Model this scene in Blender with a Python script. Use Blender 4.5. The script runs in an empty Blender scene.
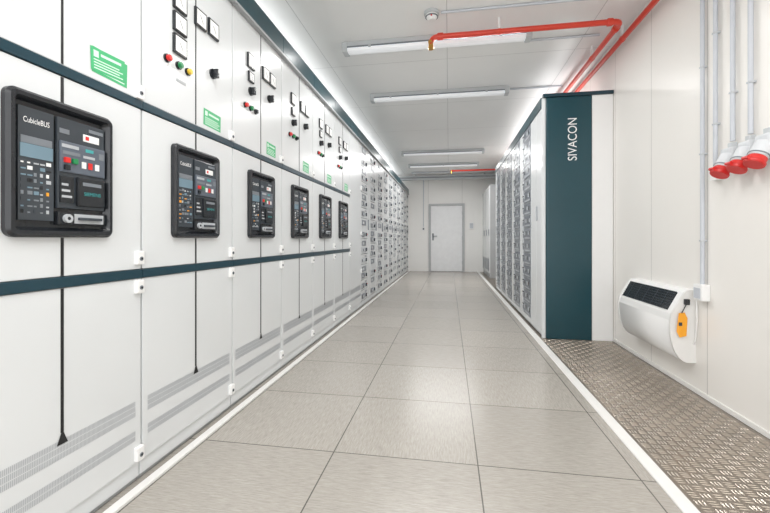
import bpy, bmesh, math, random
from mathutils import Vector, Matrix
random.seed(7)
scene=bpy.context.scene
COL=scene.collection
OFF={}

# ------------------------------------------------------------ materials
def lin(c):
    return tuple(((v/12.92) if v<=0.04045 else ((v+0.055)/1.055)**2.4) for v in c)
def mat(name,rgb,rough=0.5,metal=0.0,var=0.03,scale=8.0,bump=0.0,emit=0.0,spec=0.5):
    m=bpy.data.materials.new(name); m.use_nodes=True
    nt=m.node_tree; N=nt.nodes; L=nt.links
    b=N['Principled BSDF']
    c=lin([v/255 for v in rgb])
    tc=N.new('ShaderNodeTexCoord'); no=N.new('ShaderNodeTexNoise'); no.inputs['Scale'].default_value=scale
    no.inputs['Detail'].default_value=3
    L.new(tc.outputs['Object'],no.inputs['Vector'])
    r=N.new('ShaderNodeValToRGB')
    r.color_ramp.elements[0].position=0.3; r.color_ramp.elements[1].position=0.7
    r.color_ramp.elements[0].color=(*[v*(1-var) for v in c],1)
    r.color_ramp.elements[1].color=(*[min(1,v*(1+var)) for v in c],1)
    L.new(no.outputs['Fac'],r.inputs['Fac']); L.new(r.outputs['Color'],b.inputs['Base Color'])
    b.inputs['Roughness'].default_value=rough; b.inputs['Metallic'].default_value=metal
    b.inputs['Specular IOR Level'].default_value=spec
    if bump:
        bp=N.new('ShaderNodeBump'); bp.inputs['Strength'].default_value=bump; bp.inputs['Distance'].default_value=0.002
        n2=N.new('ShaderNodeTexNoise'); n2.inputs['Scale'].default_value=250
        L.new(tc.outputs['Object'],n2.inputs['Vector']); L.new(n2.outputs['Fac'],bp.inputs['Height']); L.new(bp.outputs['Normal'],b.inputs['Normal'])
    if emit:
        L.new(r.outputs['Color'],b.inputs['Emission Color']); b.inputs['Emission Strength'].default_value=emit
    return m

M={}
M['cab']=mat('cabinet_paint',(219,222,223),0.22,var=0.02,scale=2)
M['cabbody']=mat('cabinet_frame_paint',(168,171,173),0.45)
M['teal']=mat('teal_panel_paint',(10,60,70),0.3,var=0.05,scale=2)
M['stripe']=mat('stripe_teal',(20,54,66),0.3)
M['black']=mat('black_plastic',(30,33,37),0.22,var=0.1,bump=0.1)
M['dark']=mat('dark_grey_plastic',(56,62,68),0.18,var=0.12)
M['mid']=mat('mid_grey_plastic',(116,122,128),0.4,var=0.06)
M['slot']=mat('vent_slot_grey',(176,180,184),0.6)
M['white']=mat('white_plastic',(240,240,239),0.4,var=0.01)
M['line']=mat('mimic_black',(24,24,26),0.5)
M['green']=mat('green_sticker',(66,178,116),0.4)
M['greenlt']=mat('green_sticker_print',(208,238,220),0.5)
M['tealtxt']=mat('teal_lettering',(64,160,160),0.5)
M['red']=mat('red_plastic',(214,42,38),0.35)
M['redpipe']=mat('red_pipe_paint',(216,62,42),0.3,var=0.05)
M['greenb']=mat('green_button',(30,130,75),0.35)
M['yellow']=mat('yellow_plastic',(228,190,50),0.4)
M['orange']=mat('orange_tag',(245,165,35),0.5)
M['screen']=mat('lcd_screen',(110,136,150),0.12,var=0.05)
M['brass']=mat('brass',(200,150,70),0.3,metal=0.8)
M['steel']=mat('steel',(185,188,190),0.3,metal=0.7)
M['conduit']=mat('conduit_grey',(198,202,209),0.35)
M['tube']=mat('lamp_diffuser',(236,239,242),0.3,var=0.0,emit=0.25)
M['lampbody']=mat('lamp_housing',(194,198,200),0.4)
M['plate']=mat('tread_plate_bar',(188,177,164),0.26,metal=0.6,var=0.08,scale=6)
M['plateb']=mat('tread_plate_base',(136,126,115),0.28,metal=0.55,var=0.2,scale=5)
M['trim']=mat('white_trim',(230,229,226),0.4)
M['doorpaint']=mat('door_paint',(238,239,240),0.45)
M['doorframe']=mat('door_frame_paint',(182,184,186),0.45)
M['module']=mat('module_grey',(88,96,107),0.3,var=0.1)
M['modulelt']=mat('module_light',(192,196,200),0.45,var=0.03)
M['socketgrey']=mat('socket_housing_grey',(214,217,220),0.35)

def seam_mat(name,rgb,axis,period,offset,width,rough,var=0.02,dark=0.72,axis2=None,period2=1,offset2=0):
    m=mat(name,rgb,rough,var=var,scale=1.3)
    nt=m.node_tree;N=nt.nodes;L=nt.links;b=N['Principled BSDF']
    src=b.inputs['Base Color'].links[0].from_socket
    geo=N.new('ShaderNodeNewGeometry'); sp=N.new('ShaderNodeSeparateXYZ'); L.new(geo.outputs['Position'],sp.inputs[0])
    def line(ax,per,off):
        a=N.new('ShaderNodeMath');a.operation='SUBTRACT';L.new(sp.outputs[ax],a.inputs[0]);a.inputs[1].default_value=off
        d=N.new('ShaderNodeMath');d.operation='DIVIDE';L.new(a.outputs[0],d.inputs[0]);d.inputs[1].default_value=per
        f=N.new('ShaderNodeMath');f.operation='FRACT';L.new(d.outputs[0],f.inputs[0])
        c=N.new('ShaderNodeMath');c.operation='LESS_THAN';L.new(f.outputs[0],c.inputs[0]);c.inputs[1].default_value=width/per
        return c.outputs[0]
    o=line(axis,period,offset)
    if axis2:
        o2=line(axis2,period2,offset2)
        mx=N.new('ShaderNodeMath');mx.operation='MAXIMUM';L.new(o,mx.inputs[0]);L.new(o2,mx.inputs[1]);o=mx.outputs[0]
    mix=N.new('ShaderNodeMix');mix.data_type='RGBA';mix.blend_type='MULTIPLY'
    L.new(o,mix.inputs['Factor']);L.new(src,mix.inputs[6]);mix.inputs[7].default_value=(dark,dark,dark,1)
    L.new(mix.outputs[2],b.inputs['Base Color'])
    bp=N.new('ShaderNodeBump');bp.invert=True;bp.inputs['Strength'].default_value=0.6;bp.inputs['Distance'].default_value=0.004
    L.new(o,bp.inputs['Height']);L.new(bp.outputs['Normal'],b.inputs['Normal'])
    return m
M['wallR']=seam_mat('wall_panel_right',(239,236,231),'Y',0.62,0.62,0.006,0.32,dark=.66)
M['wallL']=seam_mat('wall_panel_side',(238,238,236),'Y',1.0,0.3,0.005,0.5)
M['wallF']=seam_mat('wall_panel_far',(242,241,238),'X',0.95,0.36,0.010,0.5)
M['ceil']=seam_mat('ceiling_panel',(244,244,243),'X',1.15,-0.02,0.006,0.35,dark=0.66,axis2='Y',period2=1.2,offset2=2.55)

def floor_mat():
    m=bpy.data.materials.new('floor_tile'); m.use_nodes=True
    nt=m.node_tree;N=nt.nodes;L=nt.links;b=N['Principled BSDF']
    geo=N.new('ShaderNodeNewGeometry'); sp=N.new('ShaderNodeSeparateXYZ'); L.new(geo.outputs['Position'],sp.inputs[0])
    def mth(op,a,bv=None):
        n=N.new('ShaderNodeMath');n.operation=op
        for i,v in enumerate((a,bv)):
            if v is None: continue
            if isinstance(v,(int,float)): n.inputs[i].default_value=v
            else: L.new(v,n.inputs[i])
        return n.outputs[0]
    u=mth('DIVIDE',mth('SUBTRACT',sp.outputs['X'],-1.098),0.607)
    v=mth('DIVIDE',mth('SUBTRACT',sp.outputs['Y'],1.61),0.59)
    fu=mth('FRACT',u); fv=mth('FRACT',v); iu=mth('FLOOR',u); iv=mth('FLOOR',v)
    eu=mth('MINIMUM',fu,mth('SUBTRACT',1.0,fu)); ev=mth('MINIMUM',fv,mth('SUBTRACT',1.0,fv))
    e=mth('MINIMUM',eu,ev); line=mth('LESS_THAN',e,0.0042)
    cb=N.new('ShaderNodeCombineXYZ');L.new(iu,cb.inputs[0]);L.new(iv,cb.inputs[1])
    wn=N.new('ShaderNodeTexWhiteNoise');wn.noise_dimensions='3D';L.new(cb.outputs[0],wn.inputs['Vector'])
    def streak(sx,sy,sc):
        mp=N.new('ShaderNodeMapping');mp.inputs['Scale'].default_value=(sx,sy,1)
        mp.inputs['Rotation'].default_value=(0,0,0.12)
        L.new(geo.outputs['Position'],mp.inputs['Vector'])
        n=N.new('ShaderNodeTexNoise');n.inputs['Scale'].default_value=sc;n.inputs['Detail'].default_value=4;n.inputs['Roughness'].default_value=0.75
        L.new(mp.outputs[0],n.inputs['Vector']);return n.outputs['Fac']
    s1=streak(2.8,34,6); s2=streak(34,2.8,6)
    par=mth('GREATER_THAN',wn.outputs['Value'],0.35)
    mx=N.new('ShaderNodeMix');mx.data_type='FLOAT';L.new(par,mx.inputs[0]);L.new(s1,mx.inputs[2]);L.new(s2,mx.inputs[3])
    r=N.new('ShaderNodeValToRGB')
    r.color_ramp.elements[0].position=0.34;r.color_ramp.elements[1].position=0.66
    r.color_ramp.elements[0].color=(*lin((0.595,0.573,0.543)),1);r.color_ramp.elements[1].color=(*lin((0.708,0.688,0.655)),1)
    L.new(mx.outputs[0],r.inputs['Fac'])
    hs=N.new('ShaderNodeHueSaturation');L.new(r.outputs['Color'],hs.inputs['Color'])
    L.new(mth('ADD',mth('MULTIPLY',wn.outputs['Value'],0.10),0.94),hs.inputs['Value'])
    mix=N.new('ShaderNodeMix');mix.data_type='RGBA';L.new(line,mix.inputs['Factor']);L.new(hs.outputs['Color'],mix.inputs[6]);mix.inputs[7].default_value=(*lin((0.35,0.34,0.32)),1)
    L.new(mix.outputs[2],b.inputs['Base Color']);b.inputs['Roughness'].default_value=0.25
    bp=N.new('ShaderNodeBump');bp.inputs['Strength'].default_value=0.05;bp.inputs['Distance'].default_value=0.002
    L.new(mx.outputs[0],bp.inputs['Height']);L.new(bp.outputs['Normal'],b.inputs['Normal'])
    return m
M['floor']=floor_mat()

# ------------------------------------------------------------ mesh tools
class MB:
    def __init__(s): s.bm=bmesh.new(); s.mats=[]
    def mi(s,k):
        m=M[k]
        if m not in s.mats: s.mats.append(m)
        return s.mats.index(m)
    def merge(s,t,k,smooth=False):
        i=s.mi(k)
        for f in t.faces: f.material_index=i; f.smooth=smooth
        me=bpy.data.meshes.new('t'); t.to_mesh(me); t.free(); s.bm.from_mesh(me); bpy.data.meshes.remove(me)
        return s
    def box(s,x0,x1,y0,y1,z0,z1,k,bev=0,seg=2,rot=None):
        t=bmesh.new(); bmesh.ops.create_cube(t,size=1)
        for v in t.verts:
            v.co=Vector((v.co.x*(x1-x0),v.co.y*(y1-y0),v.co.z*(z1-z0)))
        if bev: bmesh.ops.bevel(t,geom=list(t.edges),offset=bev,segments=seg,affect='EDGES',profile=0.7)
        if rot is not None:
            bmesh.ops.transform(t,matrix=rot,verts=t.verts)
        for v in t.verts: v.co+=Vector(((x0+x1)/2,(y0+y1)/2,(z0+z1)/2))
        return s.merge(t,k)
    def cyl(s,p0,p1,r,k,seg=20,r2=None,bev=0):
        p0=Vector(p0);p1=Vector(p1);t=bmesh.new();d=p1-p0
        bmesh.ops.create_cone(t,cap_ends=True,segments=seg,radius1=r,radius2=r if r2 is None else r2,depth=d.length)
        if bev:
            ed=[e for e in t.edges if len(e.link_faces)==2 and any(len(f.verts)>4 for f in e.link_faces)]
            bmesh.ops.bevel(t,geom=ed,offset=bev,segments=2,affect='EDGES')
        q=d.to_track_quat('Z','Y').to_matrix().to_4x4()
        bmesh.ops.transform(t,matrix=Matrix.Translation((p0+p1)/2)@q,verts=t.verts)
        return s.merge(t,k)
    def quad(s,pts,k):
        t=bmesh.new(); t.faces.new([t.verts.new(p) for p in pts]); return s.merge(t,k)
    def prism(s,prof,y0,y1,k,smooth=False):
        t=bmesh.new(); a=[t.verts.new((x,y0,z)) for x,z in prof]; b=[t.verts.new((x,y1,z)) for x,z in prof]
        n=len(prof); t.faces.new(a); t.faces.new(b[::-1])
        for i in range(n): t.faces.new([a[i],b[i],b[(i+1)%n],a[(i+1)%n]])
        bmesh.ops.recalc_face_normals(t,faces=t.faces)
        return s.merge(t,k)
    def frame(s,y0,y1,z0,z1,border,r,x0,x1,k,n=6):
        def loop(a0,a1,b0,b1,rr):
            P=[]
            for cy,cz,st in ((a1-rr,b1-rr,0),(a0+rr,b1-rr,90),(a0+rr,b0+rr,180),(a1-rr,b0+rr,270)):
                for i in range(n+1):
                    an=math.radians(st+90*i/n); P.append((cy+rr*math.cos(an),cz+rr*math.sin(an)))
            return P
        O=loop(y0,y1,z0,z1,r); O2=loop(y0+.008,y1-.008,z0+.008,z1-.008,max(r-.008,.002))
        I0=loop(y0+border*.62,y1-border*.62,z0+border*.62,z1-border*.62,max(r*.5,.003))
        I=loop(y0+border,y1-border,z0+border,z1-border,max(r*.4,.003))
        t=bmesh.new()
        A=[t.verts.new((x0,a,b)) for a,b in O];B0=[t.verts.new((x1-.008,a,b)) for a,b in O];B=[t.verts.new((x1,a,b)) for a,b in O2]
        C=[t.verts.new((x1,a,b)) for a,b in I0];D=[t.verts.new((x0,a,b)) for a,b in I]
        m=len(O)
        for P,Q in ((A,B0),(B0,B),(B,C),(C,D)):
            for i in range(m): t.faces.new([P[i],P[(i+1)%m],Q[(i+1)%m],Q[i]])
        bmesh.ops.recalc_face_normals(t,faces=t.faces)
        return s.merge(t,k)
    def build(s,name,parent=None,label=None,base=False):
        me=bpy.data.meshes.new(name)
        bm=s.bm; xs=[v.co for v in bm.verts]
        lo=Vector((min(v.x for v in xs),min(v.y for v in xs),min(v.z for v in xs)))
        hi=Vector((max(v.x for v in xs),max(v.y for v in xs),max(v.z for v in xs)))
        c=(lo+hi)/2
        if base: c.z=lo.z
        for v in bm.verts: v.co-=c
        bm.to_mesh(me); bm.free()
        for m in s.mats: me.materials.append(m)
        ob=bpy.data.objects.new(name,me); COL.objects.link(ob)
        if parent is not None:
            ob.parent=parent; ob.location=c-OFF.get(parent.name,Vector((0,0,0)))
            OFF[ob.name]=c
        else: ob.location=c; OFF[ob.name]=c
        if label: ob['label']=label
        return ob

def thing(name,loc,label,cat,group=None):
    e=bpy.data.objects.new(name,None); e.empty_display_size=0.1; e.location=loc; COL.objects.link(e)
    e['label']=label; e['category']=cat
    if group: e['group']=group
    OFF[e.name]=Vector((0,0,0))
    return e
def tag(o,label,cat=None,kind=None,group=None):
    o['label']=label
    if cat:o['category']=cat
    if kind:o['kind']=kind
    if group:o['group']=group
    return o
def deepcopy(src,loc,parent=None,label=None):
    o=src.copy(); COL.objects.link(o)
    if parent is not None: o.parent=parent; o.matrix_parent_inverse=src.matrix_parent_inverse.copy()
    else: o.location=loc
    for ch in list(src.children): deepcopy(ch,None,o)
    if label:o['label']=label
    return o
def text(name,body,width,R,pos,k,parent=None,ext=0.0006,height=None):
    cu=bpy.data.curves.new('txt','FONT'); cu.body=body; cu.align_x='CENTER'; cu.align_y='CENTER'; cu.size=1; cu.extrude=0
    o=bpy.data.objects.new('txt',cu); COL.objects.link(o)
    dg=bpy.context.evaluated_depsgraph_get(); dg.update()
    me=bpy.data.meshes.new_from_object(o.evaluated_get(dg))
    bpy.data.objects.remove(o)
    xs=[v.co.x for v in me.vertices]; ys=[v.co.y for v in me.vertices]
    cx=(min(xs)+max(xs))/2; cy=(min(ys)+max(ys))/2; sx=width/(max(xs)-min(xs)); sy=sx if height is None else height/(max(ys)-min(ys))
    for v in me.vertices: v.co=R@Vector(((v.co.x-cx)*sx,(v.co.y-cy)*sy,0))
    me.materials.clear(); me.materials.append(M[k])
    ob=bpy.data.objects.new(name,me); COL.objects.link(ob)
    p=Vector(pos)
    if parent is not None:
        ob.parent=parent; ob.location=p-OFF.get(parent.name,Vector((0,0,0)))
    else: ob.location=p
    OFF[ob.name]=p
    return ob
RX=Matrix(((0,0,1),(1,0,0),(0,1,0)))        # faces +X, reads towards +Y
RUP=Matrix(((0,-1,0),(0,0,-1),(1,0,0)))     # faces -Y, reads upward
def pipe_mesh(pts,r,rb=0.05):
    P=[Vector(p) for p in pts]; Q=[P[0]]
    for i in range(1,len(P)-1):
        a=(P[i-1]-P[i]).normalized(); b=(P[i+1]-P[i]).normalized()
        s=P[i]+a*rb; e=P[i]+b*rb
        for k in range(7):
            t=k/6; Q.append(s*(1-t)**2+P[i]*2*t*(1-t)+e*t*t)
    Q.append(P[-1])
    cu=bpy.data.curves.new('p','CURVE');cu.dimensions='3D';cu.bevel_depth=r;cu.bevel_resolution=4;cu.use_fill_caps=True
    sp=cu.splines.new('POLY');sp.points.add(len(Q)-1)
    for i,q in enumerate(Q): sp.points[i].co=(*q,1)
    o=bpy.data.objects.new('p',cu);COL.objects.link(o)
    dg=bpy.context.evaluated_depsgraph_get();dg.update()
    me=bpy.data.meshes.new_from_object(o.evaluated_get(dg));bpy.data.objects.remove(o)
    return me
def pipe(name,pts,r,k,parent=None,rb=0.05):
    me=pipe_mesh(pts,r,rb)
    b=MB(); t=bmesh.new(); t.from_mesh(me); bpy.data.meshes.remove(me)
    b.merge(t,k,True)
    return b.build(name,parent)

# ------------------------------------------------------------ room
CZ=2.65; XW=1.46; XLW=-1.80; YF=11.1; YB=-2.2
def struct(o,label): o['label']=label;o['kind']='structure';return o
struct(MB().box(XLW,0.775,YB,YF,-0.1,0,'floor').build('floor'),'light grey streaked square raised-floor tiles with dark joints')
struct(MB().box(XLW-.1,XW+.1,YB,YF+.1,CZ,CZ+.1,'ceil').build('ceiling'),'white painted metal panel ceiling with faint seams')
struct(MB().box(XLW-.1,XLW,YB,YF+.1,-.1,CZ,'wallL').build('wall_left'),'white panel wall behind the grey cabinet row')
struct(MB().box(XW,XW+.1,YB,YF+.1,-.1,CZ,'wallR').build('wall_right'),'off-white sandwich panel wall with vertical seams')
struct(MB().box(XLW,XW,YF,YF+.1,-.1,CZ,'wallF').build('wall_far'),'white panel end wall around the grey door')
struct(MB().box(0.775,0.83,YB,YF,-.1,0.006,'trim',.002).build('trim_1'),'white metal floor edging strip beside the tread plate')
struct(MB().box(-1.135,-1.10,YB,YF,0,0.012,'trim',.002).build('trim_2'),'white skirting strip along the cabinet bases')
struct(MB().box(XW-.008,XW,YB,3.76,0.0,0.028,'trim',.003).build('baseboard_right'),'low off-white skirting at the foot of the panel wall')
struct(MB().box(XW-.03,XW,YB,YF,CZ-.03,CZ,'trim',.004).build('trim_3'),'white ceiling corner profile')
# tread plate
b=MB(); b.box(0.83,XW,YB,YF,-.1,-.001,'plateb')
t=bmesh.new(); cell=0.042
def bar(cx,cy,ang,L=0.0175,W=0.0035,H=0.0016):
    ca,sa=math.cos(ang),math.sin(ang)
    def P(a,c,z): return t.verts.new((cx+a*ca-c*sa,cy+a*sa+c*ca,z))
    e0=P(-L,0,-.0008);e1=P(L,0,-.0008);s0=P(-L*.5,-W,-.0008);s1=P(L*.5,-W,-.0008);n0=P(-L*.5,W,-.0008);n1=P(L*.5,W,-.0008)
    r0=P(-L*.6,0,H);r1=P(L*.6,0,H)
    for f in ((e0,s0,r0),(s0,s1,r1,r0),(s1,e1,r1),(e1,n1,r1),(n1,n0,r0,r1),(n0,e0,r0)): t.faces.new(f)
ny=int((3.76-0.9)/cell); nx=14
for j in range(ny):
    for i in range(nx):
        cx=0.845+cell*(i+.5);cy=0.9+cell*(j+.5)
        ang=math.radians(0 if (i+j)%2 else 90)
        for k in (-1,0,1):
            ox=-math.sin(ang)*k*0.0130;oy=math.cos(ang)*k*0.0130
            if cx+ox<XW-.02: bar(cx+ox,cy+oy,ang)
bmesh.ops.recalc_face_normals(t,faces=t.faces)
b.merge(t,'plate')
struct(b.build('floor.001'),'brownish steel tread plate flooring with raised crossed bars')

# far door
D=thing('door_1',(-0.07,YF,0),'pale grey metal personnel door in a grey frame','door'); D['kind']='structure'
fr=MB()
fr.box(-.50,-.44,-.05,.0,0,1.92,'doorframe',.004).box(.44,.50,-.05,0,0,1.92,'doorframe',.004).box(-.44,.44,-.05,0,1.86,1.92,'doorframe',.004)
fr.build('door_frame',D)
lf=MB().box(-.435,.435,-.035,-.002,.01,1.855,'doorpaint',.003).build('door_leaf',D)
MB().box(-.40,-.36,-.045,-.035,.88,1.08,'mid',.003).cyl((-.38,-.04,1.0),(-.38,-.09,1.0),.009,'mid').box(-.39,-.26,-.098,-.082,.991,1.009,'mid',.004).build('door_handle',lf)
for z in (.25,.95,1.65): MB().cyl((.437,-.042,z-.05),(.437,-.042,z+.05),.008,'steel').build('hinge',lf)

# ------------------------------------------------------------ left cabinets
XL=-1.156; PW=0.625
def cab_body(T,w,depth=.6,top=2.2,k='cabbody'):
    MB().box(-depth,-.022,0.001,w-.001,.0,top,k,.003).box(-depth+.0,-.010,.003,w-.003,.02,.075,'cab',.002).build('body',T)
    MB().box(-depth,.012,0.0015,w-.0015,top+.002,top+.145,'teal',.004).box(-.04,.03,.0015,w-.0015,top-.012,top+.002,'cabbody').build('cornice',T)
def door_panel(T,y0,y1,z0,z1,name='door',k='cab'):
    return MB().box(-.022,0,y0,y1,z0,z1,k,.003).build(name,T)
def vent(dr,w):
    for zz in ((.296,.276,.256),(.186,.166),):
        b=MB(); t=bmesh.new()
        for z0 in zz:
            y=.03
            while y<w-.03:
                t.faces.new([t.verts.new(p) for p in ((.0007,y,z0),(.0007,y+.0026,z0),(.0007,y+.0026,z0+.017),(.0007,y,z0+.017))]); y+=.0046
        b.merge(t,'slot').build('vent_grille',dr,'rows of fine grey ventilation slots')
def stripe(T,w):
    for z,h in ((.789,.0165),(1.43,.015)): MB().box(-.02,.005,.0005,w-.0005,z-h,z+h,'stripe',.003).build('trim_strip',T,'dark teal horizontal strip')
def latch(T,w,z,big=True):
    b=MB().box(-.004,.016,w-.036,w-.002,z-.026,z+.026,'white',.006)
    b.cyl((.014,w-.019,z-.004),(.0185,w-.019,z-.004),.008,'mid',14)
    b.cyl((.018,w-.019,z-.004),(.0192,w-.019,z-.004),.004,'black',10)
    b.build('latch',T,'small white latch with a round key hole')
def meter(dr,y,z,s=.082):
    b=MB().box(0,.012,y-s/2,y+s/2,z-s/2,z+s/2,'black',.003).box(.012,.0132,y-s/2+.008,y+s/2-.008,z-s/2+.008,z+s/2-.008,'white')
    m=b.build('meter',dr,'square panel meter with black rim and white dial')
    q=Matrix.Rotation(math.radians(35),4,'X')
    MB().box(.0134,.0140,y-.001,y+.001,z-.022,z+.016,'black',rot=q).build('pointer',m)
def lamp(dr,y,z,k,r=.013,name='indicator_lamp'):
    MB().cyl((0,y,z),(.007,y,z),r*1.35,'black',18).cyl((.007,y,z),(.022,y,z),r,k,18,bev=.003).build(name,dr)
def knob(dr,y,z):
    MB().cyl((0,y,z),(.008,y,z),.025,'black',20).box(.008,.034,y-.008,y+.008,z-.022,z+.022,'black',.003).box(.034,.0348,y-.001,y+.001,z+.002,z+.018,'white').build('selector_knob',dr,'black rotary selector knob')
def sticker(dr,y,z,w,h,two=False):
    def one(y,z,w,h,ang,x,k='green'):
        R=Matrix.Translation(Vector((0,y,z)))@Matrix.Rotation(ang,4,'X')
        b=MB()
        def q(a0,a1,b0,b1,kk,xx):
            b.quad([R@Vector((xx,a0,b0)),R@Vector((xx,a1,b0)),R@Vector((xx,a1,b1)),R@Vector((xx,a0,b1))],kk)
        q(-w/2,w/2,-h/2,h/2,k,x)
        q(-w*.42,-w*.28,h*.10,h*.38,'greenlt',x+.0004)
        q(-w*.22,w*.38,h*.20,h*.32,'greenlt',x+.0004)
        for i in range(4):
            q(-w*.42,w*(.42-.1*(i%2)),-h*.40+i*h*.12,-h*.40+i*h*.12+h*.05,'greenlt',x+.0004)
        b.build('sticker',dr,'green sticker with pale printed lines')
    one(y,z,w,h,-.03,.0008)
    if two: one(y-.008,z+.006,w*.97,h*.9,.04,.0018)
def breaker(T):
    y0,y1,z0,z1=.156,.482,.925,1.328
    bz=MB().frame(y0,y1,z0,z1,.030,.024,.0,.022,'black').box(-.004,.002,y0+.02,y1-.02,z0+.02,z1-.02,'black').build('circuit_breaker',T,'air circuit breaker in a black rounded bezel')
    tu=MB().box(.002,.009,.190,.286,.972,1.285,'dark',.002)
    tu.box(.009,.0102,.196,.280,1.185,1.205,'mid')
    for r in range(9):
        for c in range(5):
            kk=random.choice(['slot','mid','white','orange','slot','black','screen','screen','dark','mid','mid'])
            tu.box(.009,.0104,.196+c*.0170,.196+c*.0170+random.choice([.007,.013]),.992+r*.0172,.992+r*.0172+random.choice([.004,.010]),kk)
    tu.build('trip_unit',bz,'dark grey trip unit with rows of small keys')
    MB().box(.009,.011,.194,.282,1.146,1.184,'screen',.001).build('display',bz)
    text('lettering','CubicleBUS',.070,RX,(.0096,.238,1.250),'white',bz,height=.015)
    op=MB().box(.002,.012,.294,.452,1.012,1.285,'dark',.004)
    op.box(.012,.018,.298,.448,1.122,1.215,'module',.003)
    op.box(.018,.0190,.302,.355,1.196,1.206,'slot')
    op.box(.018,.0190,.378,.405,1.195,1.205,'tealtxt')
    op.box(.012,.0130,.300,.330,1.238,1.252,'mid').box(.018,.0190,.425,.443,1.18,1.20,'mid').box(.012,.0130,.395,.445,1.262,1.272,'mid')
    op.box(.018,.0190,.305,.360,1.176,1.186,'mid').box(.018,.0190,.37,.41,1.175,1.183,'slot')
    op.box(.012,.022,.350,.444,1.022,1.112,'black',.004).box(.012,.0154,.300,.343,1.03,1.11,'black')
    for k in range(3): op.box(.0154,.0160,.304,.336-.006*k,1.045+.018*k,1.052+.018*k,'slot')
    op.box(.022,.0227,.365,.43,1.087,1.098,'mid')
    op.build('operating_panel',bz,'dark grey operating panel')
    text('lettering','SIEMENS',.058,RX,(.0232,.398,1.062),'tealtxt',bz,height=.011)
    MB().box(.012,.0135,.375,.430,1.230,1.252,'white').box(.0135,.014,.382,.394,1.235,1.247,'red').build('rating_label',bz,'white rating label with a red mark')
    for y,k,z in ((.315,'red',1.158),(.340,'greenb',1.158),(.315,'black',1.136)):
        MB().box(.018,.026,y-.008,y+.008,z-.008,z+.008,k,.002).build('push_button',bz)
    for y,k in ((.372,'white'),(.394,'red'),(.418,'white')):
        MB().box(.018,.020,y-.007,y+.007,1.142,1.162,k).build('status_window',bz)
    MB().box(.002,.017,.292,.452,.962,1.003,'black',.005).box(.017,.0180,.342,.442,.968,.997,'slot').build('crank_cover',bz)
    MB().cyl((.017,.318,.982),(.026,.318,.982),.013,'slot',20).cyl((.026,.318,.982),(.0265,.318,.982),.005,'black',14).build('key_lock',bz,'round steel lock')
    MB().box(.018,.026,.352,.432,.978,.987,'dark',.003).build('charging_lever',bz,'slim grey lever')
def breaker_cab(y,kind,label):
    T=thing('switchgear_cabinet',(XL,y,0),label,'electrical cabinet','breaker cabinets in a row')
    w=PW; cab_body(T,w)
    lo=door_panel(T,.004,w-.004,.08,.771); mi=door_panel(T,.004,w-.004,.807,1.412); up=door_panel(T,.004,w-.004,1.448,2.188)
    stripe(T,w); vent(lo,w)
    ly=.318
    MB().box(0,.0016,ly-.0045,ly+.0045,.335,.770,'line').quad([(.0019,ly-.017,.300),(.0019,ly+.017,.300),(.0019,ly,.345)],'line').build('mimic_line',lo,'black diagram line ending in an arrow')
    MB().box(0,.0016,ly-.0045,ly+.0045,.808,.924,'line').build('mimic_line',mi,'black diagram line')
    MB().box(0,.0016,ly-.0045,ly+.0045,1.329,1.410,'line').build('mimic_line',mi,'black diagram line')
    MB().box(0,.0016,ly-.0035,ly+.0035,1.450,2.186,'line').build('mimic_line',up,'black diagram line')
    for z in (.742,.850,1.472,.115): latch(T,w,z)
    breaker(T)
    if kind==1:
        sticker(up,.487,1.512,.14,.085,True)
        lamp(up,.2,1.77,'red');lamp(up,.26,1.77,'greenb')
    elif kind==2:
        for z in (1.945,1.85,1.755): meter(up,.205,z)
        meter(up,.345,1.95);meter(up,.445,1.955)
        lamp(up,.13,1.67,'red');lamp(up,.20,1.67,'greenb');lamp(up,.26,1.668,'yellow')
        knob(up,.445,1.737);sticker(up,.445,1.506,.14,.08)
        MB().box(0,.0014,.19,.25,1.60,1.612,'slot').build('name_plate',up)
    else:
        for yy in (.19,.375,.47): meter(up,yy,1.965)
        meter(up,.19,1.872,.06);knob(up,.19,1.79);knob(up,.43,1.83)
        lamp(up,.13,1.69,'red');lamp(up,.19,1.69,'greenb');lamp(up,.25,1.69,'black')
        sticker(up,.46,1.506,.13,.08)
    return T
S0=.675
breaker_cab(S0,1,'light grey breaker cabinet with green sticker on upper door')
breaker_cab(S0+PW,2,'light grey breaker cabinet with five meters and three lamps')
T3=breaker_cab(S0+2*PW,3,'light grey breaker cabinet with meter row and rotary knobs')
for i in range(3,6): deepcopy(T3,(XL,S0+i*PW,0))
Y0=S0+6*PW
T=thing('switchgear_cabinet',(XL,Y0,0),'plain light grey cabinet with tall door and vent slots','electrical cabinet','breaker cabinets in a row')
cab_body(T,.6); a=door_panel(T,.004,.596,.08,2.188); vent(a,.6)
for z in (.5,1.0,1.6): latch(T,.6,z)
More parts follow.
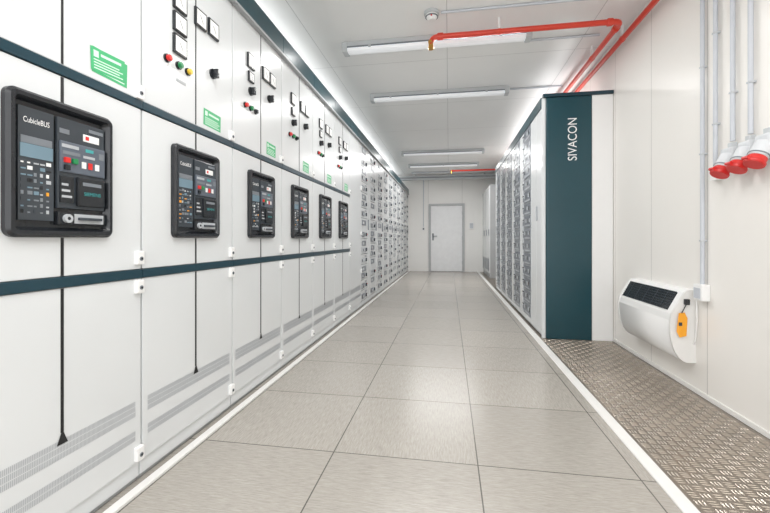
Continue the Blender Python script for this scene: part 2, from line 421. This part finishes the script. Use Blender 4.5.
# drawer sections
def drawer_cab(y,w,label,hs,seed):
    rr=random.Random(seed)
    T=thing('distribution_cabinet',(XL,y,0),label,'electrical cabinet','drawer cabinets in a row')
    cab_body(T,w)
    d=door_panel(T,w-.19,w-.004,.08,2.188)
    MB().box(0,.012,w-.175,w-.16,1.05,1.2,'mid',.004).build('handle',d)
    z=.085
    s=2.103/sum(hs)
    for i,H in enumerate(hs):
        H*=s; z0=z; z+=H
        b=MB().box(-.022,0,.004,w-.196,z0+.004,z0+H-.004,'cab',.003)
        k0=rr.choice(['slot','mid','module','mid'])
        b.box(0,.003,.03,.21,z0+.022,z0+.092,k0,.001)
        for k in range(3): b.box(.003,.005,.042+k*.055,.074+k*.055,z0+.038,z0+.072,'dark' if k==i%3 else 'modulelt')
        if H>.2: b.box(0,.004,.05,.30,z0+H-.10,z0+H-.03,rr.choice(['module','mid']),.001).box(.004,.005,.08,.18,z0+H-.082,z0+H-.048,'modulelt')
        else: b.box(0,.002,.24,.34,z0+H-.045,z0+H-.025,'mid')
        dr=b.build('drawer',T,'grey withdrawable unit front with small indicators')
        MB().cyl((0,.285,z0+.056),(.006,.285,z0+.056),.027,'mid',18).box(.006,.020,.277,.293,z0+.032,z0+.080,'dark',.003).build('rotary_handle',dr)
        if i%4==1: MB().cyl((0,.36,z0+.06),(.010,.36,z0+.06),.010,'red',12).build('indicator_lamp',dr)
    return T
DY=Y0+.6
T=drawer_cab(DY,.605,'light grey cabinet with column of withdrawable drawer units',[.14,.14,.21,.14,.21,.28,.14,.21,.14,.21,.28],3)
T2=drawer_cab(DY+.605,.605,'light grey cabinet with tall and short withdrawable units',[.28,.28,.21,.21,.14,.28,.14,.14,.28,.14],5)
n=int((YF-.02-DY)//.605)
for i in range(2,n): deepcopy(T2 if i%2 else T,(XL,DY+i*.605,0))

# ------------------------------------------------------------ right cabinets (face -X)
XR=.85; DEP=XW-XR-.002
def right_cab(y,w,kind,label):
    T=thing('distribution_cabinet',(XR,y,0),label,'electrical cabinet','cabinets against the panel wall')
    MB().box(.022,DEP,.001,w-.001,0.0,2.14,'cabbody',.003).box(.010,.022,.003,w-.003,.02,.075,'cab').build('body',T)
    MB().box(-.006,DEP,.0015,w-.0015,2.142,2.238,'teal',.003).build('cornice',T)
    if kind==1:
        d=MB().box(0,.022,.004,w*.42,.08,2.135,'cab',.003).build('door',T)
        d2=MB().box(0,.022,w*.42+.004,w-.004,.08,2.135,'cab',.003).build('door',T)
        MB().box(-.018,0,w*.42-.05,w*.42-.035,1.10,1.24,'slot',.005).build('handle',d,'grey swing handle')
    else:
        d=MB().box(0,.022,w-.16,w-.004,.08,2.135,'cab',.003).build('door',T)
        MB().box(-.008,0,w-.145,w-.132,1.0,1.13,'slot',.004).build('handle',d)
        n=15;H=(2.135-.085)/n
        for i in range(n):
            z0=.085+i*H
            b=MB().box(0,.022,.006,w-.166,z0+.002,z0+H-.002,'modulelt',.002)
            b.box(-.003,0,.015,.36,z0+.005,z0+H-.005,'module' if i%5 else 'mid',.001)
            for k in range(5): b.box(-.0045,-.003,.030+k*.065,.068+k*.065,z0+.058,z0+.098,('dark','modulelt','mid')[(k+i)%3])
            b.box(-.004,-.003,.04,.32,z0+.020,z0+.034,'slot')
            b.box(-.003,0,.385,.435,z0+.03,z0+.075,'mid')
            dr=b.build('drawer',T,'withdrawable unit front with grey module panel')
            MB().box(-.008,0,.385,.435,z0+.088,z0+.100,'dark',.002).build('handle',dr)
    return T
right_cab(3.80,.46,1,'white cabinet with narrow doors next to teal end panel')
T=right_cab(4.26,.62,2,'tall cabinet with grey segmented withdrawable units')
for i in range(1,5): deepcopy(T,(XR,4.26+.62*i,0))
# teal end panel
E=thing('end_panel',(1.09,3.80,0),'dark teal end panel with white vertical lettering on cabinet side','end panel')
b=MB(); b.box(-.205,.188,-.045,-.002,0.0,2.225,'teal',.012,3); b.build('panel',E)
MB().box(.190,.366,-.040,-.002,0.0,2.225,'white',.002).build('side_cover',E,'white filler panel beside the teal panel')
MB().box(-.238,-.207,-.03,-.002,0,2.225,'cab',.003).build('edge_profile',E,'white vertical edge profile')
MB().box(-.235,.366,-.055,-.002,2.227,2.257,'stripe',.003).build('cap',E,'dark top cap')
text('lettering','SIVACON',.385,RUP,(.020,-.0458,1.83),'white',E,height=.078)

# ------------------------------------------------------------ ceiling lamps
LW=1.58
def batten(x0,y,label='white twin ceiling light batten with clear diffuser'):
    T=thing('ceiling_light',(x0+LW/2,y,CZ),label,'ceiling light','ceiling light battens')
    h=LW/2
    MB().box(-h,h,-.045,.045,-.045,0,'lampbody',.006).build('housing',T)
    MB().box(-h-.008,-h+.04,-.055,.055,-.088,-.006,'lampbody',.01).build('end_cap',T)
    MB().box(h-.04,h+.008,-.055,.055,-.088,-.006,'lampbody',.01).build('end_cap',T)
    MB().prism([(-.05,-.046),(.05,-.046),(.053,-.062),(.04,-.078),(.015,-.084),(-.015,-.084),(-.04,-.078),(-.053,-.062)],-h+.04,h-.04,'tube').build('diffuser',T)
    for c in T.children:
        if c.name.startswith('diffuser'): c.rotation_euler=(0,0,math.pi/2); c.location=Vector((0,0,-.065))
    MB().box(-h+.04,h-.04,-.0565,-.052,-.058,-.046,'mid').build('seal',T)
    for xx in (-.55,.0,.55): MB().box(xx-.012,xx+.012,-.058,.058,-.066,-.040,'steel',.003).build('clip',T)
    return T
for yy in (3.33,4.55,7.6,8.9): batten(-.92,yy)
for yy in (1.1,-.7): batten(-.92,yy)
def area(x,y,z,sx,sy,p,rot=(0,0,0),col=(1,.994,.985)):
    l=bpy.data.lights.new('lamp_and_fill_light','AREA');l.shape='RECTANGLE';l.size=sx;l.size_y=sy;l.energy=p;l.color=col
    o=bpy.data.objects.new('lamp_and_fill_light',l);o.location=(x,y,z);o.rotation_euler=rot;COL.objects.link(o);return o
for yy,p in ((3.33,18),(4.55,18),(7.6,23),(8.9,24),(1.1,23),(-.7,31)): area(-.13,yy,CZ-.0865,1.42,.022,p)
# added fill lights, hidden above the cabinets, only to brighten the ceiling
area(-1.55,4.6,2.37,.12,7.5,21,(math.pi,math.radians(-20),0))
area(-1.55,9.6,2.37,.12,2.5,8,(math.pi,math.radians(-20),0))
area(1.25,6.2,2.27,.12,4.0,10,(math.pi,math.radians(10),0))

# ------------------------------------------------------------ ceiling pipes
PZ=2.54
P=thing('sprinkler_pipe',(1.286,3.12,CZ),'red extinguishing pipe with elbow and brass nozzle under ceiling','pipe')
pz=PZ-CZ
pipe('pipe_run',[(-1.43,0,pz-.035),(-1.43,0,pz),(-.02,0,pz),(-.02,5.8,pz)],.021,'redpipe',P,.06)
MB().cyl((-1.43,0,pz-.03),(-1.43,0,pz-.05),.024,'brass',6).cyl((-1.43,0,pz-.05),(-1.43,0,pz-.095),.018,'brass',16,r2=.024).build('nozzle',P,'brass spray nozzle')
for p0,p1 in (((-1.38,0,pz),(-1.33,0,pz)),((-.12,0,pz),(-.08,0,pz)),((-.02,.08,pz),(-.02,.12,pz))):
    MB().cyl(p0,p1,.028,'redpipe',18,bev=.004).build('coupling',P)
for x,y in ((-.9,0),(-.02,.6),(-.02,3.0),(-.02,5.5)):
    MB().box(x-.008,x+.008,y-.008,y+.008,pz,0,'white').cyl((x-.010 if y==0 else x,y if y==0 else y-.010,pz),(x+.010 if y==0 else x,y if y==0 else y+.010,pz),.024,'redpipe',16).build('pipe_clamp',P,'slim pipe hanger')
P=thing('sprinkler_pipe',(1.385,1.0,CZ),'red extinguishing pipe along the ceiling corner','pipe')
pipe('pipe_run',[(0,-3.0,pz),(0,8.3,pz),(-1.33,8.3,pz)],.021,'redpipe',P,.06)
for y in (.9,2.4,4.6,7.2):
    MB().box(-.008,.008,y-.008,y+.008,pz,0,'white').cyl((0,y-.010,pz),(0,y+.010,pz),.024,'redpipe',16).build('pipe_clamp',P,'slim pipe hanger')
MB().cyl((-1.33,8.3,pz+.01),(-1.33,8.3,pz-.06),.02,'brass',12).build('nozzle',P,'brass spray nozzle')
# detector + conduits
T=thing('smoke_detector',(-.13,2.96,CZ),'round white smoke detector on the ceiling','smoke detector')
MB().cyl((0,0,0),(0,0,-.025),.058,'lampbody',32,bev=.003).build('base',T)
MB().cyl((0,0,-.025),(0,0,-.065),.050,'white',32,r2=.030,bev=.004).cyl((0,0,-.036),(0,0,-.042),.049,'mid',32).build('sensor_head',T)
MB().cyl((.0,-.040,-.045),(.0,-.048,-.050),.006,'red',10).build('indicator_lamp',T)
def conduit(pts,label,r=.010,group='grey conduits'):
    o=pipe('conduit',pts,r,'conduit',None,.03); return tag(o,label,'conduit',None,group)
conduit([(-.06,2.96,CZ-.011),(1.40,2.96,CZ-.011)],'thin white conduit on the ceiling from the detector')
conduit([(.69,4.60,CZ-.011),(1.25,4.60,CZ-.011)],'thin white conduit feeding a ceiling light')
conduit([(.69,3.50,CZ-.011),(1.25,3.50,CZ-.011)],'thin white conduit feeding a ceiling light')
conduit([(-.95,9.9,CZ-.03),(1.3,9.9,CZ-.03)],'grey conduit across the ceiling near the door',.02)
tag(MB().box(XLW,XW,10.35,10.5,CZ-.14,CZ-.04,'lampbody',.006).box(XLW,XW,10.34,10.35,CZ-.10,CZ-.08,'mid').box(-.9,-.86,10.40,10.44,CZ-.04,CZ,'steel').box(.9,.94,10.40,10.44,CZ-.04,CZ,'steel').build('cable_duct'),'grey cable duct spanning the ceiling near the door','cable duct')

# ------------------------------------------------------------ right wall things
for yy,zb in ((2.495,.66),(2.385,1.30),(2.255,1.425),(2.135,1.43)):
    T=thing('conduit',(XW,yy,zb),'grey vertical conduit clipped to the panel wall' if zb>1 else 'long grey conduit running down to a wall socket','conduit','grey conduits')
    pipe('tube',[(-.018,0,0),(-.018,0,CZ-.035-zb)],.0110,'conduit',T)
    if abs(zb-1.30)<.001: MB().box(-.032,0,-.026,.026,-.06,.0,'white',.006).build('outlet_box',T,'small white outlet box')
    z=.25
    while z<CZ-zb-.1:
        MB().box(-.030,0,-.0125,.0125,z-.005,z+.005,'modulelt',.003).build('clip',T); z+=.5
def cee(y,z,label):
    T=thing('industrial_socket',(XW,y,z),label,'power socket','red industrial sockets')
    MB().box(-.050,0,-.042,.042,-.005,.105,'socketgrey',.009).box(-.032,-.006,-.016,.016,.103,.132,'lampbody',.004).build('back_box',T,'pale grey mounting box')
    d=Vector((-.50,-.12,-.86)).normalized(); p=Vector((-.034,0,.060))
    MB().cyl(p,p+d*.074,.040,'socketgrey',32,r2=.039,bev=.002).cyl(p+d*.060,p+d*.066,.0415,'mid',32).build('socket_body',T,'pale grey round socket body')
    MB().cyl(p+d*.074,p+d*.098,.037,'red',32,bev=.002).build('collar',T,'red socket collar')
    q=p+d*.0985
    MB().cyl(q,q+d*.014,.042,'red',32,r2=.040,bev=.003).build('lid',T,'round red flip lid')
    e=q+Vector((-.036,0,.022)); MB().cyl(e+Vector((0,-.018,0)),e+Vector((0,.018,0)),.008,'red',12).build('hinge',T)
cee(2.255,1.285,'red three-phase socket under a grey conduit')
cee(2.135,1.290,'red three-phase socket under a grey conduit')
cee(2.025,1.295,'red three-phase socket under a grey conduit')
T=thing('wall_socket',(XW,2.495,.60),'small white surface wall socket beside the heater','power socket')
MB().box(-.045,0,-.04,.04,-.035,.06,'white',.008).build('housing',T)
MB().box(-.049,-.045,-.028,.028,-.022,.038,'conduit',.001).build('cover',T)
# heater
T=thing('electric_heater',(XW,2.955,.175),'white curved wall convector heater with black top grille','heater')
h2=.355
prof=[(0,.0),(-.04,.0)]
for i in range(13):
    a=math.radians(90*i/12); prof.append((-.04-.095*math.sin(a),.21-.21*math.cos(a)))
prof+=[(-.134,.25),(-.129,.292),(-.060,.422),(-.045,.435),(0,.44)]
MB().prism(prof,-h2,h2,'white').build('casing',T,'white curved casing')
for f in T.children[0].data.polygons:
    if len(f.vertices)==4: f.use_smooth=abs(f.normal.z)<.999 and f.center.z<.05
p0=Vector((-.129,0,.292));p1=Vector((-.060,0,.422)); dv=(p1-p0).normalized(); L_=(p1-p0).length
nn=Vector((-dv.z,0,dv.x))
g=MB()
def sl(a,y0,y1,th,wd,k,out):
    c=p0+dv*a*L_; q0=c-dv*wd/2+nn*out; q1=c+dv*wd/2+nn*out
    g.prism([(q0.x,q0.z),(q1.x,q1.z),(q1.x-nn.x*th,q1.z-nn.z*th),(q0.x-nn.x*th,q0.z-nn.z*th)],y0,y1,k)
sl(.52,-h2+.05,h2-.03,.004,.122,'black',.002)
g.build('outlet_grille',T,'black air outlet grille')
g=MB()
for a in (.12,.24,.36,.48,.60,.72,.84,.94): sl(a,-h2+.055,h2-.035,.004,.0035,'dark',.007)
for i in range(5):
    y=-h2+.14+i*.115; sl(.52,y,y+.003,.006,.118,'dark',.006)
g.build('grille_louvre',T,'dark louvre bars')
MB().prism([(x*1.04,z) for x,z in prof],-h2-.014,-h2,'trim').build('side_cap',T)
MB().prism([(x*1.04,z) for x,z in prof],h2,h2+.014,'trim').build('side_cap',T)
MB().box(-.068,-.040,-h2-.030,-h2-.014,.35,.385,'black',.005).build('thermostat_knob',T,'black control knob')
g=MB(); t=bmesh.new(); yy=-h2-.026
t.faces.new([t.verts.new(p) for p in ((-.112,yy,.19),(-.098,yy-.006,.155),(-.060,yy-.004,.165),(-.052,yy,.27),(-.068,yy,.305),(-.100,yy,.300))])
g.merge(t,'orange'); g.box(-.102,-.084,-h2-.032,-h2-.030,.225,.245,'dark').cyl((-.084,-h2-.026,.30),(-.058,-h2-.024,.352),.003,'black',8)
g.build('hang_tag',T,'yellow-orange hanging tag')
pipe('power_cable',[(-.012,-.395,.39),(-.012,-.40,.25),(-.012,-.38,.12),(-.012,-.35,.10)],.004,'white',T,.03)

# ------------------------------------------------------------ far end items
T=thing('service_cabinet',(.93,9.3,0),'tall plain light grey cabinet standing by the end wall','cabinet')
MB().box(.02,XW-.93-.002,0,YF-9.3-.002,.0,2.2,'cabbody',.004).build('body',T)
for i in range(3):
    d=MB().box(0,.02,.01+i*.6,.59+i*.6,.12,2.17,'cab',.003).build('door',T)
    MB().box(-.015,0,.05+i*.6,.07+i*.6,1.0,1.15,'mid',.003).build('handle',d)
    MB().box(-.006,0,.1+i*.6,.5+i*.6,.16,.45,'mid',.002).build('vent_panel',d)
T=thing('light_switch',(-.72,YF,1.15),'small white wall switch beside the door','switch')
MB().box(-.04,.04,-.03,0,0,.12,'white',.005).build('housing',T); MB().box(-.022,.022,-.036,-.03,.03,.09,'mid',.002).build('rocker',T)
tag(pipe('conduit',[(-.72,YF-.015,1.27),(-.72,YF-.015,CZ)],.012,'conduit'),'grey conduit above the wall switch','conduit',None,'grey conduits')
T=thing('wall_box',(.62,YF,1.2),'small white junction box beside the door','junction box')
MB().box(-.06,.06,-.05,0,0,.18,'white',.005).build('housing',T); MB().box(-.045,.045,-.056,-.05,.02,.16,'conduit',.002).build('lid',T)

# ------------------------------------------------------------ world, camera
w=bpy.data.worlds.new('world');scene.world=w;w.use_nodes=True
bg=w.node_tree.nodes['Background'];bg.inputs[0].default_value=(.98,.985,1,1);bg.inputs[1].default_value=2.75
scene.view_settings.view_transform='Standard'
scene.view_settings.gamma=1.04
scene.view_settings.exposure=0.06
cam=bpy.data.cameras.new('camera');co=bpy.data.objects.new('camera',cam);COL.objects.link(co)
cam.sensor_width=36;cam.lens=386/770*36;cam.shift_y=-17.5/770;cam.clip_start=.05
co.location=(0,0,.92);co.rotation_euler=(math.radians(90),0,math.atan(64/386))
scene.camera=co
